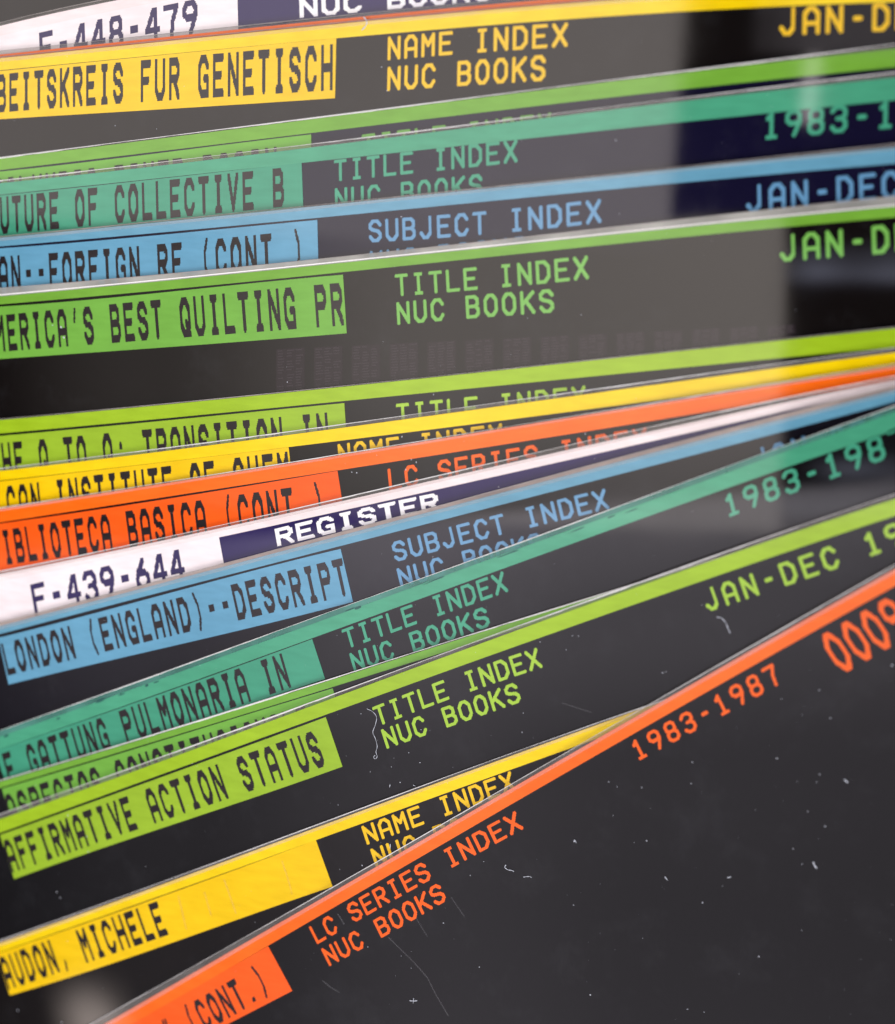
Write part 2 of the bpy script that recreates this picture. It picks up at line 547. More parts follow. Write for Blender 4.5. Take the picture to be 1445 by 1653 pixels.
def card(k, colour, label, film, top, bot, film_kind='black', slant=0.0, left=-150, edge_w=1.6, edge='bright',
         panel=None, texts=(), dates=(), clear='clear', glint=False):
    """k: place in the pile from the front. film/top/bot: film edge, strip top and strip bottom lines"""
    z = (17 - k) * GAP
    ff, ft, fb = curve(film, 3), curve(top, 3), curve(bot, 3)
    CARDS.append((k, ff, z))
    root = bpy.data.objects.new('microfiche_card', None)
    COL.objects.link(root)
    root.empty_display_size = 0.01
    root['label'] = label
    root['category'] = 'microfiche card'
    root['group'] = 'microfiche cards fanned in an overlapping pile'
    right = left + 1900
    # emulsion sheet: slab from the strip top down 105 mm
    xs = np.arange(left, right + 1, 20.0)
    D = 1350
    R = []
    for v in (0, 0.02, 0.05, 0.1, 0.2, 0.35, 0.5, 0.7, 1.0):
        R.append([at(x + slant * D * v, ft(x) + 0.6 + D * v, z) for x in xs])
    mb = MB()
    mb.grid(R)
    low = [p - Vector((0, 0, THICK)) for p in R[0]]
    mb.grid([low, R[0]])
    lowl = [r[0] - Vector((0, 0, THICK)) for r in R]
    mb.grid([[a, b] for a, b in zip(lowl, [r[0] for r in R])])
    lowr = [r[-1] - Vector((0, 0, THICK)) for r in R]
    mb.grid([[b, a] for a, b in zip(lowr, [r[-1] for r in R])])
    mb.grid([[p - Vector((0, 0, THICK)) for p in r][::-1] for r in R])
    sheet = mb.build('film_sheet', M_FILM[film_kind], root)
    # clear margin and its cut edge
    band('clear_margin', ff, ft, left, right, z + 0.00001, {'beige': M_BEIGE, 'teal': M_TEALCLEAR, 'clear': M_CLEAR, 'milky': M_MILKY}[clear], root)
    wob = [random.uniform(0.75, 1.25) for _ in range(400)]
    mb = MB()
    n = int((right - left) / 7)
    a, b, c = [], [], []
    for i in range(n + 1):
        x = left + (right - left) * i / n
        w = edge_w * wob[(i // 3) % 400] * (0.8 + 0.4 * math.sin(i * 0.07 + k))
        y = ff(x)
        a.append(at(x, y - 0.2, z - THICK))
        b.append(at(x, y, z + 0.00002))
        c.append(at(x, y + w, z + 0.00003))
    mb.grid([a, b, c])
    mb.build('cut_edge', M_EDGE if edge == 'bright' else M_DULLEDGE, root)
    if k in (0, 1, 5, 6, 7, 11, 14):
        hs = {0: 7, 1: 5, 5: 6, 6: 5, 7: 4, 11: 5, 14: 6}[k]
        band('painted_edge_sheen', ft, lambda x: ft(x) + hs, left, right, z + 0.00004, M_SHEEN, root)
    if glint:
        band('painted_edge_glint', lambda x: ft(x) - 3.4, lambda x: ft(x) - 1.6, left, right, z + 0.00004, M_EDGE, root)  # white line painted as a glint just above the strip
    zi = z + 0.00003
    s = band('colour_strip', ft, fb, left, right, zi, M_STRIP[colour], root)
    if panel:
        # panel = (top line, bottom line, x left top, x right top, dx left, dx right)
        pt, pb, xl, xr, dl, dr = panel
        f1, f2 = curve(pt, 3), curve(pb, 3)
        pn = band('title_panel', f1, f2, xl, xr, zi + 0.000002, M_PANEL[colour], root, dl, dr, rows=3)
    else:
        pn = root
    for t in texts:
        kw = dict(t[5]) if len(t) > 5 else {}
        nm, s_, anc, dn, kind = t[:5]
        if kind == 'title':
            par = pn
            mat = M_NAVYLET if colour == 'white' else M_DARKLET
            kw.setdefault('pen', 1.34)
            kw.setdefault('nx', 17)
            kw.setdefault('ny', 20)
            kw.setdefault('wr', 0.72)
            zz = zi + 0.000014
        else:
            par, mat, zz = root, M_LET[colour], zi
        lettering(nm, s_, anc, dn, zz, mat, par, **kw)
    return root, ff, z


BIG = {'wr': 0.74}
# --------------------------------------------------------------- the pile, front card first
c1 = card(0, 'orange', 'orange banded card lying on top of the pile, lettered LC SERIES INDEX 1983-1987 0009',
     [(170, 1640), (300, 1566), (480, 1465), (720, 1328), (872, 1235), (1042, 1143), (1140, 1084), (1205, 1046.8), (1445, 911)],
     [(175, 1650), (480, 1472), (720, 1335.5), (948, 1201), (1045, 1146), (1140, 1091.6), (1205, 1054), (1445, 918.6)],
     [(215, 1653), (480, 1499), (720, 1359.7), (997, 1200), (1140, 1117), (1205, 1080.7), (1445, 946.4)],
     'black', 0.52, left=-140, edge_w=1.3,
     panel=([(250, 1632), (437, 1525)], [(300, 1688), (471, 1600)], -160, 433, 39, 39),
     texts=[('title_lettering', '" (CONT.)', [(1, 310, 1618), (4, 365, 1587), (6, 402, 1565)], [(23, 46), (23, 47)], 'title', {'i0': -2}),
            ('index_lettering', 'LC SERIES INDEX', [(0, 498.4, 1496.5), (7, 643, 1413), (14, 811, 1320)], [(14, 28), (14, 29)], 'x', {'wr': 0.8}),
            ('catalogue_lettering', 'NUC BOOKS', [(0, 518, 1532), (4, 601.7, 1486), (8, 690, 1435)], [(14, 28), (14, 29)], 'x', {'wr': 0.8}),
            ('date_lettering', '1983-1987', [(0, 1015, 1199), (3, 1094, 1156), (8, 1228, 1081)], [(15, 30), (16, 32)], 'x', {'wr': 0.7}),
            ('number_lettering', '0009', [(0, 1320, 1029), (3, 1412, 976)], [(40, 60), (40, 60)], 'x', {'wr': 0.78, 'pen': 1.1})])
yroot, _f2, z2 = card(1, 'yellow', 'yellow banded card second from the top, lettered AUDON, MICHELE and NAME INDEX',
     [(0, 1518), (240, 1431), (480, 1342.8), (720, 1254.4), (900, 1188.4), (1045, 1139)],
     [(0, 1522), (240, 1436), (480, 1347), (720, 1259), (900, 1193)],
     [(0, 1537), (240, 1453.5), (480, 1366), (720, 1281), (920, 1208)],
     'warm', 0.36, left=-170, edge_w=1.3,
     panel=([(0, 1538), (240, 1454.5), (480, 1367.2)], [(15, 1607), (240, 1535), (480, 1450.5), (537, 1431)], -6, 510, 22, 27),
     texts=[('title_lettering', 'AUDON, MICHELE', [(0, -4, 1547), (7, 121.4, 1502), (13, 238.7, 1460)], [(18, 51), (19, 54)], 'title'),
            ('index_lettering', 'NAME INDEX', [(0, 582.8, 1334), (3, 656, 1307), (9, 804, 1252)], [(10, 30), (10, 31)], 'x', {'wr': 0.8}),
            ('catalogue_lettering', 'NUC BOOKS', [(0, 597.4, 1371), (4, 697, 1335), (8, 797, 1298)], [(10, 30), (10, 31)], 'x', {'wr': 0.8})])
card(2, 'lime', 'lime banded card lettered AFFIRMATIVE ACTION STATUS and TITLE INDEX, above the yellow AUDON card',
     [(0, 1313.7), (240, 1230), (480, 1141), (720, 1051.7), (900, 987.5), (1140, 901.6), (1205, 878.6), (1445, 797)],
     [(0, 1322), (240, 1237.5), (480, 1148.5), (720, 1057.7), (900, 993.6), (1140, 909), (1205, 886), (1445, 805)],
     [(0, 1344.5), (240, 1258), (480, 1170), (720, 1084), (900, 1019), (1140, 936.7), (1205, 912.5), (1445, 832.7)],
     'black', 0.34, left=-160, edge_w=1.8, edge='bright',
     panel=([(0, 1348), (240, 1262), (480, 1174.5)], [(23, 1419), (240, 1344), (480, 1263.4), (553, 1237.5)], 0, 526, 23, 27),
     texts=[('title_lettering', 'AFFIRMATIVE ACTION STATUS', [(0, 3, 1358), (10, 191, 1290), (24, 490, 1185)], [(17, 51), (20, 57)], 'title'),
            ('index_lettering', 'TITLE INDEX', [(0, 600.5, 1142), (4, 696.5, 1104.5), (10, 846, 1052)], [(10, 31), (10, 32)], 'x', {'wr': 0.8}),
            ('catalogue_lettering', 'NUC BOOKS', [(0, 614.6, 1178), (4, 711.3, 1143.5), (8, 812, 1108)], [(10, 31), (10, 32)], 'x', {'wr': 0.8}),
            ('date_lettering', 'JAN-DEC 1987', [(1, 1161, 943), (4, 1255, 911), (9, 1424, 851)], [(12.5, 35), (13, 36)], 'x', {'wr': 0.72})])
card(3, 'green', 'green banded card almost hidden, only the letter tops of ASPECTOS CONSTITUCIONALE showing',
     [(0, 1259), (203, 1200), (300, 1168), (480, 1112), (720, 1037), (900, 980)],
     [(0, 1261.7), (203, 1203), (300, 1170.5), (480, 1114.5), (720, 1039.5), (900, 982)],
     [(0, 1272), (203, 1212), (300, 1181), (480, 1126.5), (720, 1052), (900, 994)],
     'black', 0.30, left=-120, edge_w=2.2,
     panel=([(0, 1274), (203, 1214), (300, 1183), (480, 1129), (560, 1104)], [(0, 1344), (300, 1253), (560, 1172)], 3, 537, 20, 20),
     texts=[('title_lettering', 'ASPECTOS CONSTITUCIONALE', [(0, 5, 1284), (10, 202, 1223), (23, 476, 1143.5)], [(15, 51), (16, 54)], 'title')])
teal_root, _f, _z = card(4, 'teal', 'teal banded card lettered E GATTUNG PULMONARIA IN, above the nearly hidden green card',
     [(0, 1179), (240, 1093.5), (480, 1006.9), (720, 918.6), (900, 852), (1140, 765.4), (1205, 742.4), (1445, 654)],
     [(0, 1189), (240, 1104), (480, 1015), (720, 928), (900, 864), (1140, 776), (1205, 750), (1445, 665)],
     [(0, 1209), (240, 1126), (480, 1039.6), (720, 950), (900, 886), (1140, 801), (1205, 777.5), (1445, 694)],
     'black', 0.30, left=-130, edge_w=1.3, clear='teal',
     panel=([(0, 1209.8), (240, 1126.8), (480, 1040.4)], [(20, 1273), (240, 1193), (525, 1096)], -8, 504, 21, 21),
     texts=[('title_lettering', 'E GATTUNG PULMONARIA IN', [(0, 2.4, 1217), (10, 191, 1148.5), (22, 438.8, 1060)], [(15, 52), (16, 55)], 'title'),
            ('index_lettering', 'TITLE INDEX', [(0, 551, 1017), (4, 645.8, 982), (10, 792, 929)], [(9, 31), (9, 33)], 'x', {'wr': 0.8}),
            ('catalogue_lettering', 'NUC BOOKS', [(0, 563.5, 1055), (4, 659, 1022), (8, 762, 986)], [(9, 31), (9, 32)], 'x', {'wr': 0.8}),
            ('date_lettering', '1983-1987', [(0, 1166, 801), (3, 1260.7, 763), (7, 1396, 710)], [(9, 35), (10, 40)], 'x', {'wr': 0.72})])
card(5, 'blue', 'blue banded card lettered LONDON (ENGLAND)--DESCRIPT and SUBJECT INDEX, below the white REGISTER card',
     [(0, 1004.5), (240, 942), (480, 876), (720, 814.5), (900, 764), (1140, 700), (1205, 684), (1445, 622)],
     [(0, 1010.5), (240, 947.6), (480, 882.3), (720, 820.6), (900, 770), (1140, 708.5), (1205, 692), (1445, 629)],
     [(0, 1023.8), (240, 961), (480, 898), (720, 840), (900, 790.8), (1140, 728.6), (1205, 712), (1445, 649)],
     'slate', 0.24, left=-110, edge_w=1.2, edge='dull', clear='beige',
     panel=([(0, 1029), (240, 966.5), (480, 903), (550, 886)], [(14, 1105), (240, 1051.7), (480, 994.8), (570, 971.5)], -3, 550, 17, 20),
     texts=[('title_lettering', 'LONDON (ENGLAND)--DESCRIPT', [(0, 1.2, 1039.6), (9, 178, 993), (25, 534.5, 905)], [(12, 51), (13, 60)], 'title'),
            ('index_lettering', 'SUBJECT INDEX', [(0, 631, 876), (4, 736, 848), (12, 954, 794)], [(7.5, 31.5), (8, 33)], 'x', {'wr': 0.8}),
            ('catalogue_lettering', 'NUC BOOKS', [(0, 639.7, 918), (4, 744.5, 890), (8, 850, 864)], [(7.5, 31), (7.5, 32)], 'x', {'wr': 0.8}),
            ('date_lettering', 'JAN-DEC', [(0, 1212, 727), (4, 1340, 692)], [(8, 38), (8, 40)], 'x', {'wr': 0.72})])
card(6, 'white', 'white banded card lettered F-439-644 and REGISTER on indigo, in the middle of the pile',
     [(0, 922), (240, 872.6), (480, 818), (720, 765.4), (900, 724.3), (1140, 668), (1205, 653), (1445, 608)],
     [(0, 927), (240, 877), (480, 823), (720, 773.9), (900, 730.3), (1140, 676), (1205, 661), (1445, 614)],
     [(0, 941), (240, 891), (480, 837.5), (720, 792), (900, 745), (1140, 692), (1205, 677), (1445, 626)],
     'indigo', 0.18, left=-180, edge_w=1.5,
     panel=([(0, 939), (240, 889), (480, 836)], [(0, 1015), (360, 930)], -180, 353, 14, 12),
     texts=[('title_lettering', 'F-439-644', [(0, 48.4, 944), (4, 158.5, 917), (8, 270, 891)], [(9, 52), (9, 52)], 'title', {'wr': 0.8, 'ny': 18, 'pen': 1.3}),
            ('register_lettering', 'REGISTER', [(0, 443, 854), (4, 576, 822.5), (7, 677, 801)], [(5, 28), (5, 28)], 'x', {'wr': 0.84, 'pen': 1.25, 'nx': 17, 'ny': 15}),
            ('date_lettering', '1983-1987', [(0, 1150, 699), (8, 1414, 642)], [(7, 36), (7, 38)], 'x', {'wr': 0.72})])
card(7, 'orange', 'orange banded card lettered BIBLIOTECA BASICA (CONT.), between the yellow and white banded cards',
     [(0, 819.8), (240, 782.3), (480, 742.4), (720, 707), (900, 675), (1140, 636), (1205, 624.5), (1445, 588)],
     [(0, 821.5), (240, 784), (480, 744.8), (720, 708.8), (900, 677), (1140, 638.4), (1205, 627), (1445, 592)],
     [(0, 843), (240, 807.5), (480, 768), (720, 732.7), (900, 703.7), (1140, 666), (1205, 654), (1445, 615)],
     'black', 0.14, left=-190, edge_w=1.0,
     panel=([(0, 845.3), (240, 810), (480, 771), (545, 760)], [(0, 925), (240, 887), (551, 832)], -190, 545, 12, 11),
     texts=[('title_lettering', 'IBLIOTECA BASICA (CONT.)', [(1, 19.8, 853.5), (10, 202, 825.4), (20, 428.7, 792.6)], [(8.7, 56), (7, 64)], 'title'),
            ('index_lettering', 'LC SERIES INDEX', [(0, 625.4, 757), (8, 844.7, 721), (14, 1020, 693)], [(3.5, 35), (3.5, 36)], 'x', {'wr': 0.78})])
card(8, 'yellow', 'yellow banded card lettered CAN INSTITUTE OF CHEM, between the lime and orange banded cards',
     [(0, 755.7), (240, 726.7), (480, 694), (720, 661), (900, 636), (1140, 603.5), (1205, 593), (1445, 561)],
     [(0, 760.5), (240, 731.5), (480, 699.6), (720, 668.6), (900, 643), (1140, 609.5), (1205, 600.8), (1445, 569.4)],
     [(0, 776), (240, 748), (480, 719.4), (720, 691.6), (900, 667.4), (1140, 636), (1205, 627), (1445, 597)],
     'warm', 0.10, left=-200, edge_w=1.3,
     panel=([(0, 777), (240, 749), (480, 720.3)], [(0, 846), (470, 792)], -200, 466, 8, 8),
     texts=[('title_lettering', 'CAN INSTITUTE OF CHEM', [(0, 8.5, 785), (9, 193.6, 762), (20, 446.4, 731)], [(6, 60), (6, 65)], 'title'),
            ('index_lettering', 'NAME INDEX', [(0, 544.8, 717), (3, 622.8, 707), (9, 788, 686)], [(2.5, 34), (2.5, 36)], 'x', {'wr': 0.78})])
card(9, 'lime', 'lime banded card lettered HE Q TO Q: TRANSITION IN, just below the green quilting card',
     [(0, 676.5), (240, 653.3), (480, 629.9), (720, 605.7), (900, 586.3), (1140, 560.4), (1205, 552.4), (1445, 528)],
     [(0, 678.5), (240, 655.3), (480, 631.8), (720, 607.6), (900, 588.3), (1140, 562.3), (1205, 554.5), (1445, 530.7)],
     [(0, 700), (240, 677.5), (480, 654), (720, 632.3), (900, 613), (1140, 589.5), (1205, 582.7), (1445, 561)],
     'black', 0.07, left=-170, edge_w=1.0, edge='dull',
     panel=([(0, 703.7), (240, 681.5), (480, 658), (557, 650.5)], [(0, 780), (560, 727)], -170, 556, 7, 5),
     texts=[('title_lettering', 'HE Q TO Q: TRANSITION IN', [(1, 20.6, 713.4), (11, 228.7, 694), (23, 510, 667.5)], [(6, 60), (5, 67)], 'title'),
            ('index_lettering', 'TITLE INDEX', [(0, 639.2, 652), (4, 749, 641.5), (10, 922, 624.5)], [(2, 36), (2, 37)], 'x')])
c11 = card(10, 'green', "green banded card lettered MERICA'S BEST QUILTING PR, in the middle of the picture",
     [(0, 465), (240, 444.8), (480, 418), (720, 400), (900, 376), (1140, 348), (1205, 341), (1445, 317)],
     [(0, 478.6), (240, 456), (480, 430.5), (720, 408.5), (900, 388), (1140, 363), (1205, 356), (1445, 334)],
     [(0, 491.5), (240, 470), (480, 446), (720, 423.5), (900, 403), (1140, 379), (1205, 372), (1445, 351)],
     'warm', 0.05, left=-180, edge_w=1.2, edge='dull', clear='milky', glint=True,
     panel=([(0, 495), (240, 474.5), (480, 450), (553, 443.5)], [(0, 579.5), (240, 562.6), (480, 544.5), (560, 538)], -180, 553.8, 8, 6),
     texts=[('title_lettering', "MERICA'S BEST QUILTING PR", [(1, 9.7, 508), (12, 242.4, 485), (24, 532, 458)], [(5, 59), (5, 69)], 'title'),
            ('index_lettering', 'TITLE INDEX', [(0, 637.3, 443), (6, 805, 427.5), (10, 925, 415)], [(2, 35.6), (2, 38)], 'x'),
            ('catalogue_lettering', 'NUC BOOKS', [(0, 639.7, 488), (4, 751, 477.5), (8, 869.5, 468)], [(2, 36.6), (2, 38)], 'x'),
            ('date_lettering', 'JAN-DEC', [(0, 1258, 380), (4, 1407, 365)], [(1.5, 43), (1.5, 46)], 'x', BIG)])
card(11, 'blue', 'blue banded card lettered AN--FOREIGN RE (CONT.), below the teal COLLECTIVE card',
     [(0, 381.5), (240, 358), (480, 332.7), (720, 309.7), (900, 290), (1140, 264.5), (1205, 256.5), (1445, 232)],
     [(0, 384), (240, 360.5), (480, 335), (720, 312), (900, 292.8), (1140, 267.4), (1205, 260.5), (1445, 238)],
     [(0, 398), (240, 377), (480, 353.3), (720, 334), (900, 313.4), (1140, 291.5), (1205, 284), (1445, 264.5)],
     'navy', 0.03, left=-160, edge_w=0.9, edge='dull',
     panel=([(0, 401), (240, 381), (480, 358), (512, 355)], [(0, 482), (514, 434)], -160, 512.3, 2, 2),
     texts=[('title_lettering', 'AN--FOREIGN RE (CONT.)', [(1, 17, 413), (10, 208, 398.5), (19, 420, 378.5)], [(3, 60), (2.5, 63)], 'title'),
            ('index_lettering', 'SUBJECT INDEX', [(0, 595, 355), (4, 705, 347.5), (12, 945.5, 324)], [(1, 36.5), (1, 38.5)], 'x'),
            ('catalogue_lettering', 'NUC BOOKS', [(0, 597, 405.5), (4, 707, 395), (8, 826, 383)], [(1, 36), (1, 38)], 'x'),
            ('date_lettering', 'JAN-DEC', [(0, 1204, 300), (4, 1350, 285)], [(1, 44), (1, 45)], 'x', BIG)])
card(12, 'teal', 'teal banded card lettered UTURE OF COLLECTIVE B, below the thin green banded card',
     [(0, 291), (240, 264), (480, 235), (720, 205), (900, 182.7), (1140, 153), (1205, 145), (1445, 116)],
     [(0, 296), (240, 269), (480, 241), (720, 211), (900, 188), (1140, 158.5), (1205, 151), (1445, 125)],
     [(0, 314.5), (240, 289.5), (480, 262.6), (720, 239.6), (900, 218), (1140, 193.5), (1205, 185.5), (1445, 162)],
     'navy', 0.01, left=-160, edge_w=1.3,
     panel=([(0, 315.4), (240, 290.4), (480, 263.4)], [(0, 392), (490, 343)], -160, 487, 0, 3),
     texts=[('title_lettering', 'UTURE OF COLLECTIVE B', [(2, 38.7, 314.5), (11, 228.7, 295), (20, 440, 272.5)], [(2, 60), (1, 63)], 'title'),
            ('index_lettering', 'TITLE INDEX', [(0, 539.3, 258.4), (4, 645.8, 246.5), (10, 813, 227.5)], [(0.5, 35), (0.5, 37)], 'x'),
            ('catalogue_lettering', 'NUC BOOKS', [(0, 540.5, 303.7), (4, 647, 294), (8, 757, 282.5)], [(0.5, 35), (0.5, 37)], 'x'),
            ('date_lettering', '1983-1987', [(0, 1233, 182), (3, 1341, 171), (5, 1416, 164)], [(-1, 44), (-1, 45)], 'x', BIG)])
card(13, 'green', 'green banded card with only a thin band and letter tops showing, under the GENETISCH card',
     [(0, 254), (240, 222.6), (480, 193.3), (720, 162), (900, 139.5), (1140, 109.5), (1205, 101), (1445, 71)],
     [(0, 256.5), (240, 225), (480, 196), (720, 165), (900, 142.8), (1140, 113), (1205, 105), (1445, 79)],
     [(0, 274.7), (240, 246.8), (480, 216), (720, 190), (900, 167), (1140, 140), (1205, 132.5), (1445, 109)],
     'navy', 0.0, left=-170, edge_w=2.0,
     panel=([(0, 277), (240, 249.2), (480, 219.5), (502, 217)], [(0, 350), (503, 296)], -170, 502.5, 0, 1),
     texts=[('title_lettering', 'COLUMBIA RIVER BASIN', [(1, 10, 286.5), (10, 208, 264.5), (19, 428, 239)], [(0, 60), (0, 62)], 'title'),
            ('index_lettering', 'TITLE INDEX', [(0, 584, 217.5), (10, 868, 184)], [(0, 36), (0, 37)], 'x')])
card(14, 'yellow', 'yellow banded card lettered BEITSKREIS FUR GENETISCH and NAME INDEX, near the top of the picture',
     [(0, 91.5), (240, 67), (480, 42.5), (720, 20.5), (900, 3.5), (1140, -12), (1445, -26)],
     [(0, 94), (240, 69.5), (480, 45), (720, 23), (900, 6), (1140, -9.5), (1445, -23)],
     [(0, 113.7), (240, 90), (480, 67), (720, 47.2), (900, 32.7), (1140, 16.5), (1205, 12), (1445, 3.6)],
     'warm', -0.02, left=-150, edge_w=0.8, edge='dull',
     panel=([(0, 114.6), (240, 90.9), (480, 67.8), (543, 62)], [(0, 192.4), (240, 177.8), (480, 162.6), (541, 158.5)], -150, 543, 0, -2),
     texts=[('title_lettering', 'BEITSKREIS FUR GENETISCH', [(1, 15.2, 118.5), (11, 227.5, 97.5), (23, 518.7, 72.6)], [(0, 62), (-0.5, 74.5)], 'title'),
            ('index_lettering', 'NAME INDEX', [(0, 626.4, 59.5), (3, 709, 51.8), (9, 891.8, 38)], [(-0.7, 38), (-0.7, 39)], 'x'),
            ('catalogue_lettering', 'NUC BOOKS', [(0, 625.9, 108), (4, 738.8, 98.8), (8, 857.6, 90)], [(-1, 39), (-1, 42)], 'x'),
            ('date_lettering', 'JAN-DEC', [(0, 1259, 12), (4, 1409, 6)], [(-1, 46), (-1, 45)], 'x', BIG)])
card(15, 'orange', 'orange banded card showing only as a hairline above the topmost yellow band',
     [(0, 82), (240, 57), (480, 31), (720, 10), (900, -9), (1140, -26), (1445, -40)],
     [(0, 88.5), (240, 62), (480, 37), (720, 16), (900, -3), (1140, -20), (1445, -34)],
     [(0, 110), (240, 86), (480, 63), (720, 43), (900, 24), (1140, 8), (1445, -6)],
     'warm', -0.02, left=-150, edge_w=1.0, edge='dull')
card(16, 'white', 'white banded card lettered F-448-479 and NUC BOOKS, at the top left corner',
     [(0, 36.3), (80, 17), (160, 0), (300, -26), (700, -95)],
     [(0, 42), (95, 20), (190, 0), (300, -20), (700, -89)],
     [(0, 60), (95, 38), (190, 18), (300, -2), (700, -70)],
     'indigo', 0.0, left=-150, edge_w=1.3, edge='dull',
     panel=([(0, 58), (190, 16), (400, -22)], [(0, 140), (400, 90)], -150, 383, 0, 3),
     texts=[('title_lettering', 'F-448-479', [(0, 63, 53), (4, 175, 28), (8, 294, 3)], [(2, 56), (1, 56)], 'title', {'wr': 0.8, 'ny': 18, 'pen': 1.3}),
            ('catalogue_lettering', 'NUC BOOKS', [(0, 483, -3), (4, 625, -16.5), (8, 765, -29)], [(1, 32), (0, 32)], 'x', {'wr': 0.82, 'pen': 1.25, 'nx': 17, 'ny': 15})])
card(17, 'lime', 'plain dark card at the very back, seen above the white F-448-479 card',
     [(0, -60), (500, -150), (1445, -260)], [(0, -52), (500, -142), (1445, -252)], [(0, -30), (500, -120), (1445, -230)],
     'warm', 0.0, left=-190, edge_w=1.0, edge='dull')

# faint rows of reduced pages on the green quilting card
root11, ff11, z11 = c11
for i in range(14):
    x0 = 448 + i * 61.0
    y0 = 566 - i * 2.9
    mb = MB()
    zz = z11 + 0.000006
    mb.quad(at(x0 - 2, y0 + 78, zz), at(x0 + 44, y0 + 75, zz), at(x0 + 44, y0 - 5, zz), at(x0 - 2, y0 - 2, zz))
    pg = mb.build('page_image', M_PAGEBG, root11)
    mb = MB()
    for r in range(17):
        for q in range(3):
            xa = x0 + q * 14.5 + random.uniform(0, 1.5)
            xb = xa + random.uniform(7, 12.5)
            yy = y0 + r * 4.4
            s = -0.075
            ya, yb = yy + s * (xa - x0), yy + s * (xb - x0)
            zz = z11 + 0.000012
            if random.random() < 0.85:
                mb.quad(at(xa, ya + 2.0, zz), at(xb, yb + 2.0, zz), at(xb, yb, zz), at(xa, ya, zz))
    mb.build('text_lines', M_PAGE, pg)


# little dark ink spots in the tinted margins of the two teal cards
for (x, y, a, b) in ((162, 1131, 8, 2.6), (237, 1106.5, 3, 2.4), (196, 1121, 6, 1.2), (252, 1101, 5, 1.2), (10, 1188, 4, 2), (94, 1160, 3, 1.6),
                     (578, 981, 6, 2.2), (565, 984, 8, 1.2), (987, 834, 7, 1.4), (930, 856, 16, 1.0), (1020, 824, 12, 1.0), (820, 894, 18, 0.9), (700, 937, 20, 0.9)):
    mb = MB()
    kk, ffx, zc = CARDS[4]
    sl = (ffx(x + 10) - ffx(x - 10)) / 20
    ring = [at(x + a * math.cos(t * 0.785) * random.uniform(0.8, 1.1), y + sl * a * math.cos(t * 0.785) + b * math.sin(t * 0.785), zc + 0.00005) for t in range(8)]
    mb.v = ring
    mb.f = [tuple(range(7, -1, -1))]
    mb.build('ink_spot', M_SPOT, teal_root)


def topz(px, py):
    for k, ff, z in CARDS:
        if k == 17 or py > ff(px) + 2:
            if k == 0 and px < 170:
                continue
            return z
    return 0


# hair scratches on the front card
root1 = c1[0]
for pts in ([(627, 1513), (668, 1553), (690, 1578), (705, 1608), (724, 1640)], [(672, 1482), (690, 1512)], [(728, 1448), (750, 1480)],
            [(521, 1583), (534, 1594), (548, 1602)], [(908, 1135), (930, 1142), (955, 1150)], [(545, 1475), (556, 1492)]):
    mb = MB()
    for (xa, ya), (xb, yb) in zip(pts[:-1], pts[1:]):
        zz = topz(xa, ya) + 0.00004
        w = 0.55
        mb.quad(at(xa - w, ya + w, zz), at(xa + w, ya - w, zz), at(xb + w, yb - w, zz), at(xb - w, yb + w, zz))
    mb.build('scratch', M_MARK, root1)


# faint upright print ghosts on the empty half of the AUDON title panel
for pts in ([(288, 1446), (294, 1472), (301, 1500)], [(362, 1420), (381, 1474)], [(455, 1390), (463, 1412), (472, 1444)], [(330, 1440), (341, 1478)]):
    mb = MB()
    for (xa, ya), (xb, yb) in zip(pts[:-1], pts[1:]):
        mb.quad(at(xa - 1, ya, z2 + 0.00005), at(xa + 1, ya, z2 + 0.00005), at(xb + 1, yb, z2 + 0.00005), at(xb - 1, yb, z2 + 0.00005))
    mb.build('scratch', M_MARK, yroot)


# ------------------------------------------------------------------ table and dust
def thing(o, label, cat, group=None, kind=None):
    if label:
        o['label'] = label
    if cat:
        o['category'] = cat
    if group:
        o['group'] = group
    if kind:
        o['kind'] = kind


mb = MB()
S = 0.6
T = -0.008
mb.grid([[Vector((-S, S, T)), Vector((S, S, T))], [Vector((-S, -S, T)), Vector((S, -S, T))]])
tm, tt, tb = nt('dark_table_laminate')
tn = tt.nodes.new('ShaderNodeTexNoise')
tn.inputs['Scale'].default_value = 300
tr_ = tt.nodes.new('ShaderNodeMapRange')
tr_.inputs['To Min'].default_value = 0.03
tr_.inputs['To Max'].default_value = 0.07
tt.links.new(tn.outputs['Fac'], tr_.inputs['Value'])
tt.links.new(tr_.outputs['Result'], tb.inputs['Base Color'])
tab = mb.build('table_top', tm)
tab['kind'] = 'structure'


def blob(mb, c, r, flat=0.6):
    """a lumpy little octahedral grain"""
    i = len(mb.v)
    rr = [r * random.uniform(0.6, 1.4) for _ in range(4)]
    a0 = random.uniform(0, 6.28)
    mb.v.append(c + Vector((0, 0, r * flat)))
    for k in range(4):
        a = a0 + k * math.pi / 2
        mb.v.append(c + Vector((math.cos(a) * rr[k], math.sin(a) * rr[k], r * 0.2)))
    mb.v.append(c)
    for k in range(4):
        mb.f.append((i, i + 1 + k, i + 1 + (k + 1) % 4))
        mb.f.append((i + 5, i + 1 + (k + 1) % 4, i + 1 + k))


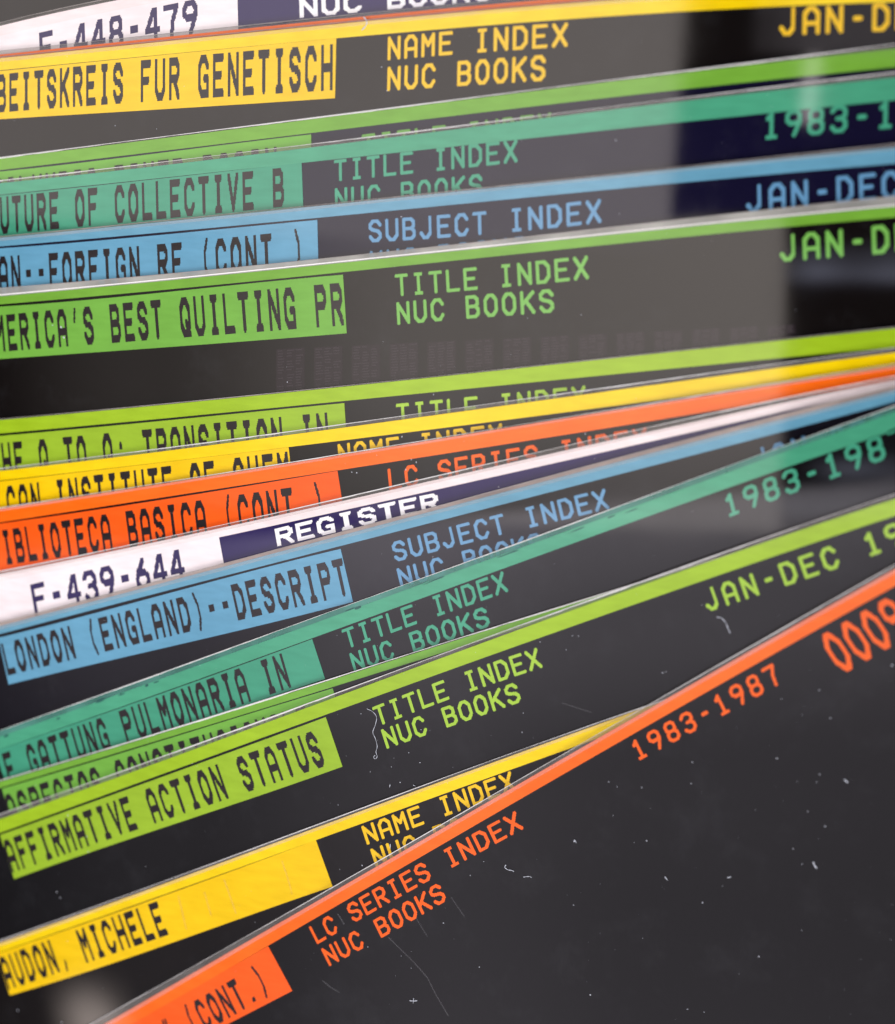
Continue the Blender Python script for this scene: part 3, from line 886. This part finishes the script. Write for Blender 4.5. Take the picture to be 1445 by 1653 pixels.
mb = MB()
spots = [(186, 203, .9), (253, 208, .8), (616, 108, 1.0), (625, 146, 1.2), (464, 617, 1.3), (938, 508, 1.2), (845, 1151, 1), (843, 1182, .9),
         (924, 1026, 1), (934, 1027, 1), (914, 1049, .9), (1118, 1230, 1.1), (1254, 1224, 1.3), (983, 1262, 1.2), (1116, 1265, 1.2),
         (996, 1270, .9), (1036, 1271, 1), (1044, 1357, 1.2), (927, 1358, 1.3), (1134, 1457, 1.2), (926, 1461, 1.3), (1225, 1544, 1.3),
         (1294, 1502, 1), (774, 1561, 1.2), (953, 1606, 1.2), (1110, 1629, 1), (1332, 1334, 1.2), (1304, 1310, 1), (1280, 1370, 1),
         (1295, 1395, 1), (29, 1631, 2.0), (585, 1397, 1.4), (646, 1263, 1.2), (583, 1152, 1), (632, 1238, .9), (660, 1215, 1), (678, 1231, 1),
         (680, 1178, 1.1), (598, 1246, .8), (546, 1299, .9), (1323, 1250, 1.1), (1318, 1262, 1), (759, 1413, 1), (781, 1391, .8), (716, 1490, 1.2),
         (594, 1528, 1.1), (1070, 1086, 1.4), (1075, 1084, 1), (100, 1650, 1.6), (140, 1350, 1.4), (110, 1316, 1.5), (143, 1375, 1.5),
         (994, 226, 1), (648, 350, 1.3), (1000, 345, .8), (872, 1036, .8), (649, 705, 1.4), (664, 742, 1.2), (568, 762, 1.1), (576, 763, 1.2),
         (672, 746, 1.3), (655, 758, 1.2), (945, 700, 1.1), (700, 637, 1.1), (805, 786, .9), (92, 1440, 1.4), (97, 1449, 1.5),
         (1440, 1074, 2.0), (1323, 1114, 1.3), (1341, 1159, 1.1), (85, 525, 1.6), (99, 528, 2.0), (103, 545, 2.2)]
for (x, y, s) in spots:
    blob(mb, at(x, y, topz(x, y) + 0.00004), s * 0.00007)
for _ in range(560):
    x, y = random.uniform(0, 1445), random.uniform(0, 1653)
    if y < 900 and random.random() < 0.72:
        continue
    s = random.choice([0.25, 0.3, 0.35, 0.4, 0.5, 0.7])
    if x > 1100 and y > 1250 and random.random() < 0.3:
        s += 0.2
    blob(mb, at(x, y, topz(x, y) + 0.00004), s * 0.00006)
o = mb.build('dust_specks', M_DUST, smooth=False)
thing(o, 'fine pale dust specks sprinkled over the black cards', 'dust', kind='stuff')


def fibre(name, pts, r, label, lift=0.00008):
    """a thin tube following points on the card, with a slightly uneven thickness"""
    P = []
    for i in range(len(pts) - 1):
        p0 = pts[max(i - 1, 0)]
        p1, p2 = pts[i], pts[i + 1]
        p3 = pts[min(i + 2, len(pts) - 1)]
        for q in range(5):
            t = q / 5
            P.append(tuple(0.5 * (2 * p1[k] + (p2[k] - p0[k]) * t + (2 * p0[k] - 5 * p1[k] + 4 * p2[k] - p3[k]) * t * t +
                                  (3 * p1[k] - p0[k] - 3 * p2[k] + p3[k]) * t ** 3) for k in range(2)))
    P.append(pts[-1])
    base = max(topz(x, y) for x, y in P)
    C3 = [at(x, y, base + lift + 0.00005 * math.sin(i * 0.6)) for i, (x, y) in enumerate(P)]
    mb = MB()
    rows = []
    for i, c in enumerate(C3):
        d = (C3[min(i + 1, len(C3) - 1)] - C3[max(i - 1, 0)]).normalized()
        s = d.cross(Vector((0, 0, 1))).normalized()
        rr = r * (0.8 + 0.3 * math.sin(i * 1.1)) * (0.45 if i in (0, len(C3) - 1) else 1)
        rows.append([c + s * (math.cos(a) * rr) + Vector((0, 0, math.sin(a) * rr)) for a in [k * math.pi / 3 for k in range(7)]])
    mb.grid(rows)
    o = mb.build(name, M_DUST)
    thing(o, label, 'lint', 'bits of lint lying on the cards')


fibre('lint_fibre', [(592, 1144), (602, 1149), (608, 1158), (606, 1170), (602, 1182), (606, 1192), (609, 1205), (607, 1214),
                     (609, 1221), (606, 1225), (603, 1222), (606, 1219)], 0.00004,
      'long curled white hair lying left of TITLE INDEX on the lime card')
fibre('lint_fibre', [(1157, 996), (1165, 998), (1172, 1006), (1176, 1016), (1179, 1022)], 0.000055, 'short bent bluish lint under JAN-DEC on the lime card')
fibre('lint_fibre', [(817, 1396), (815, 1400), (820, 1404), (826, 1405), (830, 1407)], 0.00006, 'hooked white crumb of lint on the front card right of NUC BOOKS')
fibre('lint_fibre', [(845, 1416), (850, 1415), (856, 1415), (858, 1417)], 0.00005, 'tiny white lint just right of the hooked crumb')
fibre('lint_fibre', [(661, 1615), (668, 1616), (674, 1615)], 0.00006, 'short white lint with a glint near the bottom middle')
fibre('lint_fibre', [(668, 1611), (667, 1620)], 0.00004, 'tiny upright thread crossing the bottom middle lint')
fibre('lint_fibre', [(1313, 1391), (1315, 1397), (1319, 1402)], 0.0001, 'plump pale lint on the black area at right')
fibre('lint_fibre', [(1363, 1258), (1366, 1261), (1369, 1263)], 0.0001, 'small pale lint near the right edge below the number 0009')
fibre('lint_fibre', [(927, 1355), (931, 1361)], 0.00006, 'small slanted white lint in the middle of the black area')
fibre('lint_fibre', [(1073, 1415), (1078, 1421)], 0.00007, 'small round white lint right of centre on the black area')
fibre('lint_fibre', [(1174, 1417), (1181, 1415)], 0.00006, 'flat pale lint between the round lint and the plump lint')
fibre('lint_fibre', [(587, 27), (592, 34), (591, 41), (584, 49)], 0.00008, 'bent pale lint on the topmost yellow band')
fibre('lint_fibre', [(630, 1362), (630, 1370)], 0.00006, 'short white lint across the letters NUC of the AUDON card')
fibre('lint_fibre', [(630, 1266), (629, 1271)], 0.00005, 'tiny white lint left of the yellow band of the AUDON card')
fibre('lint_fibre', [(667, 1267), (671, 1269)], 0.00006, 'tiny flat white lint above the yellow band of the AUDON card')
